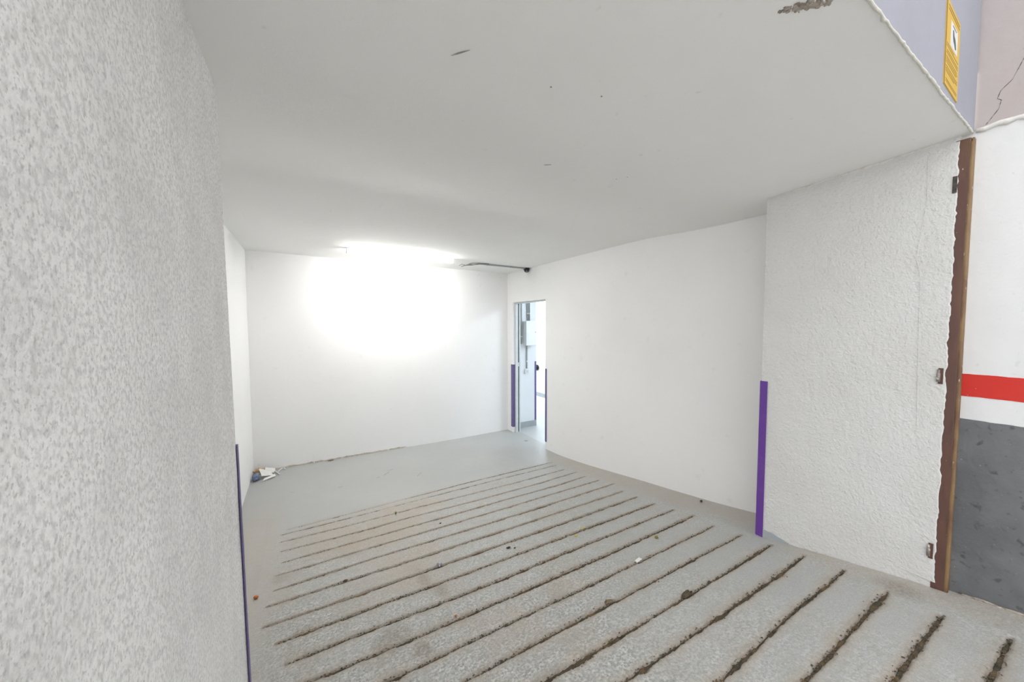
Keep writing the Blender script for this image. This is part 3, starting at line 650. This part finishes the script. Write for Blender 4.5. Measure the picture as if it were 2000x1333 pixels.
lump('crumpled_bag', (-.508, 4.545), .038, M['bluebag'], 'crumpled blue-grey plastic bag in the far left corner', 'bag', 4, .30, (.95, 1.1, 1.05))
lump('crumpled_paper', (-.495, 4.725), .045, M['brownpaper'], 'crumpled tan paper behind the white papers in the corner', 'paper', 9, .45, (1, .8, .8))
sheet('paper_sheet', [(-.455, 4.525), (-.355, 4.565), (-.385, 4.655), (-.487, 4.632)], M['paper'], 'folded white paper beside the blue bag in the corner', 'paper', (.040, .010, .03, .080), .014, 1)
sheet('paper_flyer', [(-.44, 4.68), (-.355, 4.66), (-.345, 4.735), (-.44, 4.76)], M['paper'], 'white paper lying against the back wall beside the tan paper', 'paper', (.02, .006, .02, .05), .012, 5)
sheet('paper_strip', [(-.44, 4.47), (-.33, 4.53), (-.34, 4.57), (-.43, 4.51)], M['paper'], 'torn strip of white paper in front of the folded paper', 'paper', (.004, .012, .02, .015), .008, 8)
t = thing('plastic_hook', (-.32, 4.66, zf(-.32, 4.66)), 'white plastic hook lying on the landing beside the corner papers', 'hook')
z0 = zf(-.24, 4.66)+.008
obj('stem', T([(-.375, 4.745, z0+.012), (-.335, 4.67, z0+.002), (-.295, 4.575, z0)], .007, 8), M['whiteplastic'], t, smooth=True)
obj('curl', T([(-.325, 4.65, z0), (-.305, 4.70, z0+.004), (-.285, 4.74, z0+.008), (-.262, 4.745, z0+.008), (-.252, 4.705, z0)], .006, 8), M['whiteplastic'], t, smooth=True)
lump('dust_clump', (.22, 4.755), .012, M['clod'], 'small dark clump of dust at the foot of the back wall', 'dust', 12, .4, (2.6, .7, .5))
lump('plaster_crumb', (.04, 4.765), .008, M['paper'], 'tiny white plaster crumb at the foot of the back wall', 'crumb', 13, .3, (1, 1, .9), 2)

# ------------------------------------------------------------------ debris on the ramp
lump('dried_berry', (-.285, 2.365), .012, M['orange'], 'orange-brown dried berry on the cream margin left of the grooves', 'berry', 1, .15, (1, .9, .85), 2)
lump('foil_scrap', (.675, 2.024), .014, M['foil'], 'crumpled silver foil scrap on a groove in mid ramp', 'foil', 2, .5, (1.1, .9, .8), 3)
lump('leaf_ball', (1.948, 1.419), .011, M['leaf'], 'curled olive-yellow leaf on the ramp near the pier guard', 'leaf', 3, .35, (1, .9, .8), 2)
lump('dark_pebble', (2.700, 1.560), .011, M['pebble'], 'black pebble at the foot of the long right wall', 'pebble', 4, .3, (1, .8, .8), 2)
lump('dark_pebble', (1.116, 1.929), .011, M['pebble'], 'larger of two black pebbles lying together mid ramp', 'pebble', 5, .3, (1.3, .7, .6), 2)
lump('dark_pebble', (1.150, 1.905), .006, M['pebble'], 'smaller of two black pebbles lying together mid ramp', 'pebble', 6, .3, (1.2, .8, .6), 2)
lump('dark_pebble', (.877, 2.597), .007, M['pebble'], 'lone black pebble between the far grooves', 'pebble', 7, .3, (1.2, .8, .6), 2)
lump('orange_crumb', (.593, 1.545), .006, M['orange'], 'tiny orange crumb beside a groove at the front left', 'crumb', 8, .2, (1, 1, .8), 2)
lump('soil_clod', (1.238, 1.160), .013, M['clod'], 'pale brown soil clod bulging from a near groove', 'clod', 9, .6, (1.5, .9, .4), 3)
lump('soil_clod', (1.545, .955), .015, M['soil'], 'dark brown soil clod lying in a near groove', 'clod', 10, .6, (2.2, .75, .4), 3)
lump('soil_clod', (.16, 2.220), .008, M['soil'], 'small olive soil clod on a groove at the ramp left', 'clod', 11, .5, (1.3, .9, .6), 3)
sheet('paper_scrap', [(1.615, 1.300), (1.668, 1.308), (1.660, 1.325), (1.618, 1.320)], M['paper'], 'small white paper scrap on a groove below the leaf', 'paper', (.002, .002, .008, .006), .004, 3)
sheet('petal', [(1.655, 1.815), (1.690, 1.818), (1.685, 1.832), (1.660, 1.830)], M['petal'], 'yellow petal lying in a groove of the upper ramp', 'petal', (.001, .003, .004, .001), .003, 4)
sheet('petal', [(1.555, 1.765), (1.580, 1.770), (1.575, 1.785), (1.552, 1.780)], M['petal'], 'yellow petal lying between two grooves', 'petal', (.001, .002, .004, .001), .003, 6)
t = thing('green_sprig', (.621, 3.013, zf(.621, 3.013)), 'tiny green sprig growing at the top of the stained ramp', 'sprig')
for k in range(5):
    a = k*1.3; obj('leaf', ribbon([(.621, 3.013, zf(.621, 3.013)), (.621+.006*math.cos(a), 3.013+.006*math.sin(a), zf(.62, 3.01)+.018), (.621+.014*math.cos(a), 3.013+.014*math.sin(a), zf(.62, 3.01)+.030)], (math.cos(a), math.sin(a), .3), .009, .001), M['green'], t)
